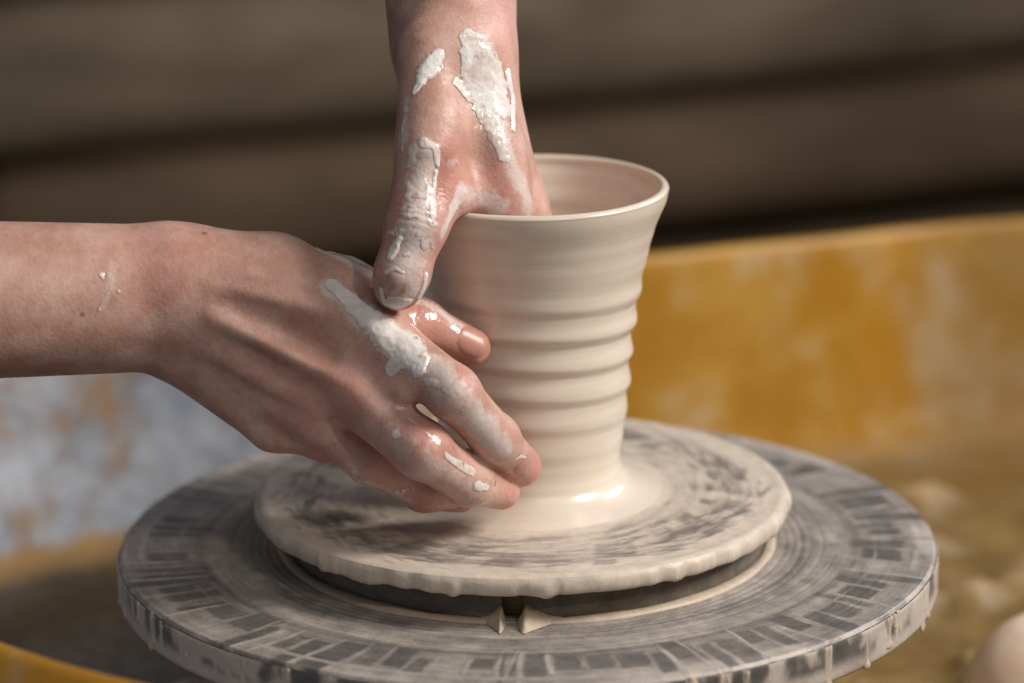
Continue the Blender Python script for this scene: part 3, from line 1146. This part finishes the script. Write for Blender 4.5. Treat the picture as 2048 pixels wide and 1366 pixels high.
def crease(H, ch, j, offs, amp, up=None):
    c, r = ch[j]
    u = ch[min(j + 1, len(ch) - 1)][0] - ch[j - 1][0]
    u = u / np.linalg.norm(u)
    n = np.array([0, -1, .35]) if up is None else np.array(up)
    n = n - u * (n @ u)
    n /= np.linalg.norm(n)
    H.bend.append((c + n * r * .6, u, n, r * 1.0, offs, amp))


W4 = [(-.0032, .0006), (-.0014, .0005), (.0006, .0006), (.0026, .0005)]
crease(H1, I1, 1, W4, .00042)
crease(H1, I1, 2, [(-.0012, .0005), (.0008, .0005)], .00036)
crease(H1, M1, 1, W4, .00042)
crease(H1, M1, 2, [(-.0012, .0005), (.0008, .0005)], .00036)
crease(H1, R1, 1, W4, .00036)
crease(H1, T1, 1, W4, .0004, (0, -.5, 1))

O1 = at(-150, 600, -.062)
film1 = [Stroke(H1, [(800, 690, 60), (900, 770, 58), (975, 860, 46), (1010, 905, 34)], 0, .78),
         Stroke(H1, [(900, 800, 44), (960, 870, 32)], 0, .62),
         Stroke(H1, [(790, 865, 42), (860, 930, 56), (950, 985, 40)], 0, .52),
         Stroke(H1, [(700, 945, 30), (790, 990, 26), (900, 1015, 26)], 0, .6),
         Stroke(H1, [(835, 600, 16), (890, 630, 16), (940, 660, 10)], 0, .9),
         Stroke(H1, [(640, 500, 22), (735, 545, 26)], 0, .85),
         Stroke(H1, [(500, 840, 40), (600, 900, 40)], 0, .40),
         Stroke(H1, [(225, 530, 18), (222, 570, 22), (204, 615, 12)], 0, .55),
         Stroke(H1, [(660, 575, 30), (750, 650, 45), (820, 700, 60)], 0, .95)]
wet1 = [Stroke(H1, [(830, 640, 50), (950, 700, 50)], 0, .9),
        Stroke(H1, [(810, 830, 40), (900, 915, 34)], 0, .9),
        Stroke(H1, [(880, 720, 60), (1050, 920, 60)], 0, .35),
        Stroke(H1, [(850, 950, 60), (990, 990, 50)], 0, .35)]
red1 = [(I1[3][0], .013, .9), (M1[3][0], .013, .7), (T1[2][0], .016, .9), (T1[1][0], .014, .7), (I1[1][0] + np.array([0, -.01, .006]), .011, .6),
        (M1[1][0] + np.array([0, -.01, .006]), .011, .6), (M1[0][0] + np.array([0, -.012, .0]), .013, .45), (R1[1][0], .014, .6), (R1[2][0], .014, .6), (L1[1][0], .014, .5),
        (at(320, 500, -.06), .02, .35), (at(700, 785, -.075), .012, .5), (at(600, 830, -.07), .012, .4)]
HAND1 = skin_mesh(H1, 'hand', (-.262, -.118, .020), (.012, .0, .155), .0009, O1, film1, red1, wet1)
tag(HAND1, 'bare right forearm and hand from the left, clay streaked fingers pressing the pot', 'hand')

patches1 = [
    [[((664, 568, 16), (692, 594, 24), (730, 632, 26), (775, 674, 36), (812, 702, 44)), .0010, .0004], [((780, 738, 17), (800, 715, 22)), .0009, .0002], [((836, 737, 20), (846, 716, 16)), .0014, .0002]],
    [[((852, 758, 18), (880, 778, 14)), .0003, .0005]],
    [[((900, 805, 12), (930, 826, 10)), .0002, .0006]],
    [[((640, 492, 9), (680, 505, 14), (722, 525, 15)), .0008, .0003]],
    [[((793, 868, 16), (804, 860, 12)), .0003, .0004]],
    [[((818, 838, 4), (858, 872, 6), (893, 912, 7), (920, 930, 11), (944, 943, 11)), .0006, .0001], [((955, 972, 13), (974, 975, 9)), .0006, .0003]],
    [[((700, 940, 13), (735, 972, 15), (775, 997, 10)), .0002, .0007]],
    [[((795, 985, 10), (816, 978, 7)), .0005, .0002]],
    [[((203, 550, 7), (206, 556, 4)), .0005, .0001]],
    [[((237, 583, 5),), .0005, 0]],
    [[((198, 620, 5), (206, 600, 4), (222, 570, 3)), .0003, .0002]],
    [[((228, 548, 2.6),), .0003, 0], [((213, 585, 2.4),), .0003, 0], [((241, 562, 2.2),), .0003, 0], [((170, 532, 2.4),), .0003, 0]],
    [[((835, 602, 11), (862, 615, 12), (885, 637, 10), (905, 650, 6)), .0003, .0006]],
    [[((916, 652, 6), (914, 680, 4)), .0004, .0001]],
    [[((1022, 922, 5), (1040, 912, 7), (1058, 916, 4)), .0004, .0002]],
]
for i, pt in enumerate(patches1):
    smear_patch(H1, HAND1, O1, [Stroke(H1, list(rows), th, 0, rg) for rows, th, rg in pt], i)
nail(H1, HAND1, O1, (948, 683), T1[2][0] - T1[1][0], .0068, .0056, .15)
nail(H1, HAND1, O1, (1051, 934), I1[3][0] - I1[2][0], .0058, .0048, .2)

# ------------------------------------------------------------------ upper hand (left hand, reaching down into the pot)
H2 = Hand()
H2.bone((888, -300, .045, 122), (905, 100, -.014, 104), .02)
H2.bone((888, -300, .060, 118), (908, 100, .003, 102), .02)
H2.bone((862, 110, -.026, 66), (852, 300, -.049, 50))             # thumb metacarpal
H2.bone((925, 110, -.016, 84), (1002, 400, -.034, 56))            # metacarpals
H2.bone((930, 110, -.006, 84), (1030, 415, -.016, 56))
H2.bone((925, 110, .004, 80), (1034, 405, .003, 54))
H2.bone((915, 110, .012, 76), (1015, 385, .020, 50))
H2.bone((872, 250, -.044, 40), (985, 330, -.030, 46), .012)       # web
H2.bone((868, 345, -.050, 30), (975, 372, -.034, 34), .010)
H2.bone((858, 395, -.053, 34), (935, 380, -.044, 30), .010)
T2 = H2.finger([(852, 300, -.049, 50), (831, 455, -.062, 60), (804, 548, -.068, 54), (796, 574, -.068, 48)], .010)
H2.bone((838, 425, -.061, 32), (898, 402, -.053, 24), .010)
H2.finger([(1002, 400, -.034, 55)], .007, [(-.006, -.024, .105, .0088), (-.007, -.021, .060, .0072)])
H2.finger([(1030, 415, -.016, 55)], .007, [(.013, -.011, .105, .0088), (.009, -.010, .056, .0072)])
H2.finger([(1034, 405, .003, 52)], .007, [(.014, .008, .104, .0084), (.010, .007, .058, .0068)])
H2.finger([(1015, 385, .020, 46)], .007, [(.005, .024, .106, .0074), (.003, .020, .070, .0062)])
seg_on(H2, (955, 260), (963, 385), .0052, -.0034)
seg_on(H2, (985, 200), (1020, 380), .0050, .0014)
seg_on(H2, (930, 180), (905, 300), .0070, .0006)
seg_on(H2, (850, 285), (850, 320), .0065, .0010)
seg_on(H2, (886, 330), (880, 430), .0042, -.0016)
crease(H2, T2, 1, [(-.0050, .0007), (-.0026, .0007), (-.0002, .0007), (.0022, .0007)], .00030, (0, -1, .3))
O2 = at(884, -300, .05)
film2 = [Stroke(H2, [(850, 300, 42), (842, 400, 50), (828, 470, 62), (800, 580, 62)], 0, .80),
         Stroke(H2, [(990, 250, 40), (1015, 310, 30), (1045, 380, 34), (1060, 430, 34)], 0, .78),
         Stroke(H2, [(925, 385, 30), (1000, 415, 40)], 0, .72),
         Stroke(H2, [(900, 330, 18), (912, 320, 16)], 0, .5),
         Stroke(H2, [(885, 470, 14), (915, 400, 18)], 0, .9),
         Stroke(H2, [(812, 200, 14), (806, 280, 16)], 0, .75),
         Stroke(H2, [(960, 90, 40), (980, 200, 60)], 0, .9)]
wet2 = [Stroke(H2, [(850, 330, 60), (800, 590, 70)], 0, .8), Stroke(H2, [(990, 250, 60), (1060, 430, 60)], 0, .6)]
red2 = [(T2[1][0], .016, .55), (at(890, 370, -.06), .012, .7), (at(910, 320, -.06), .014, .5), (at(1010, 40, -.02), .02, .35), (T2[3][0], .012, .5), (at(985, 390, -.045), .012, .6)]
HAND2 = skin_mesh(H2, 'hand', (-.085, -.092, .045), (.048, .092, .290), .0009, O2, film2, red2, wet2)
tag(HAND2, 'bare left hand from above, thumb outside the rim and fingers down inside the pot', 'hand')
patches2 = [
    [[((940, 78, 22), (955, 120, 46), (972, 175, 66), (990, 205, 52)), .0009, .00025], [((975, 220, 36), (992, 272, 24), (1006, 310, 18)), .0005, .0007], [((1016, 150, 14), (1026, 200, 12), (1026, 258, 9)), .0012, .0002], [((912, 165, 12), (928, 190, 12)), .0009, .0003], [((933, 66, 10), (960, 76, 8)), .0013, .0002]],
    [[((828, 186, 5), (842, 160, 17), (860, 130, 24), (876, 110, 15)), .0012, 0]],
    [[((1000, 295, 14), (1008, 325, 12)), .0001, .0006]],
    [[((848, 286, 14), (870, 296, 10), (876, 330, 7)), .0008, .0002], [((828, 310, 22), (836, 380, 36), (845, 420, 40)), .0003, .0007], [((874, 345, 8), (868, 430, 10)), .0007, .0004],
     [((830, 450, 50), (818, 500, 46), (808, 530, 30)), .0001, .0010], [((800, 478, 10), (788, 500, 14), (782, 515, 10)), .0012, .0003]],
    [[((790, 606, 22), (816, 602, 14)), .0008, .0003], [((808, 575, 7), (808, 592, 10)), .0003, .0003], [((762, 580, 8), (772, 608, 9)), .0007, .0003]],
    [[((852, 552, 9), (840, 592, 10)), .0009, .0003]],
    [[((772, 545, 6), (790, 537, 6), (806, 545, 5)), .0006, .0002]],
    [[((812, 212, 6), (806, 250, 6), (805, 300, 6)), .0004, .0006]],
    [[((900, 322, 10), (912, 330, 10)), .0002, .0006]],
]
for i, pt in enumerate(patches2):
    smear_patch(H2, HAND2, O2, [Stroke(H2, list(rows), th, 0, rg) for rows, th, rg in pt], 40 + i)
nail(H2, HAND2, O2, (789, 574), T2[2][0] - T2[1][0], .0056, .0048, .42, .0004, .0003)

# ------------------------------------------------------------------ clay lumps on the pan floor
o = mound('clay_lump', atz(2110, 1425, -.1), .040, .036, .046, M_LUMP, 3, .02, 2.2)
tag(o, 'smooth pale peach clay lump in the bottom right corner', 'clay lump')
o = mound('clay_lump', atz(400, 1500, -.1), .045, .035, .03, M_GREY, 8, .25)
tag(o, 'grey clay lump under the left front of the wheel head', 'clay lump')

# ------------------------------------------------------------------ logs (a dark gap between each two)
log(.028, .061, .109, .06, M_LOG, seed=1)
log(-.103, -.062, .133, .06, M_LOG, seed=2)
log(-.236, -.193, .111, .055, M_LOG2, seed=3, xa=-.475)
log(-.378, -.342, .126, .055, M_LOG2, seed=4)
log(-.511, -.487, .126, .06, M_LOG2, seed=5)
for k in range(4):
    log(.157 + .1355 * k, .190 + .1355 * k, .132, .06, M_LOG, seed=6 + k)
mesh('backing', np.array([(-1.8, 1.28, 0), (1.8, 2.18, 0), (1.8, 2.18, 1.4), (-1.8, 1.28, 1.4)]) - np.array([0, 1.6, 0]), [(0, 1, 2, 3)], M_DARK, wall, smooth=False)
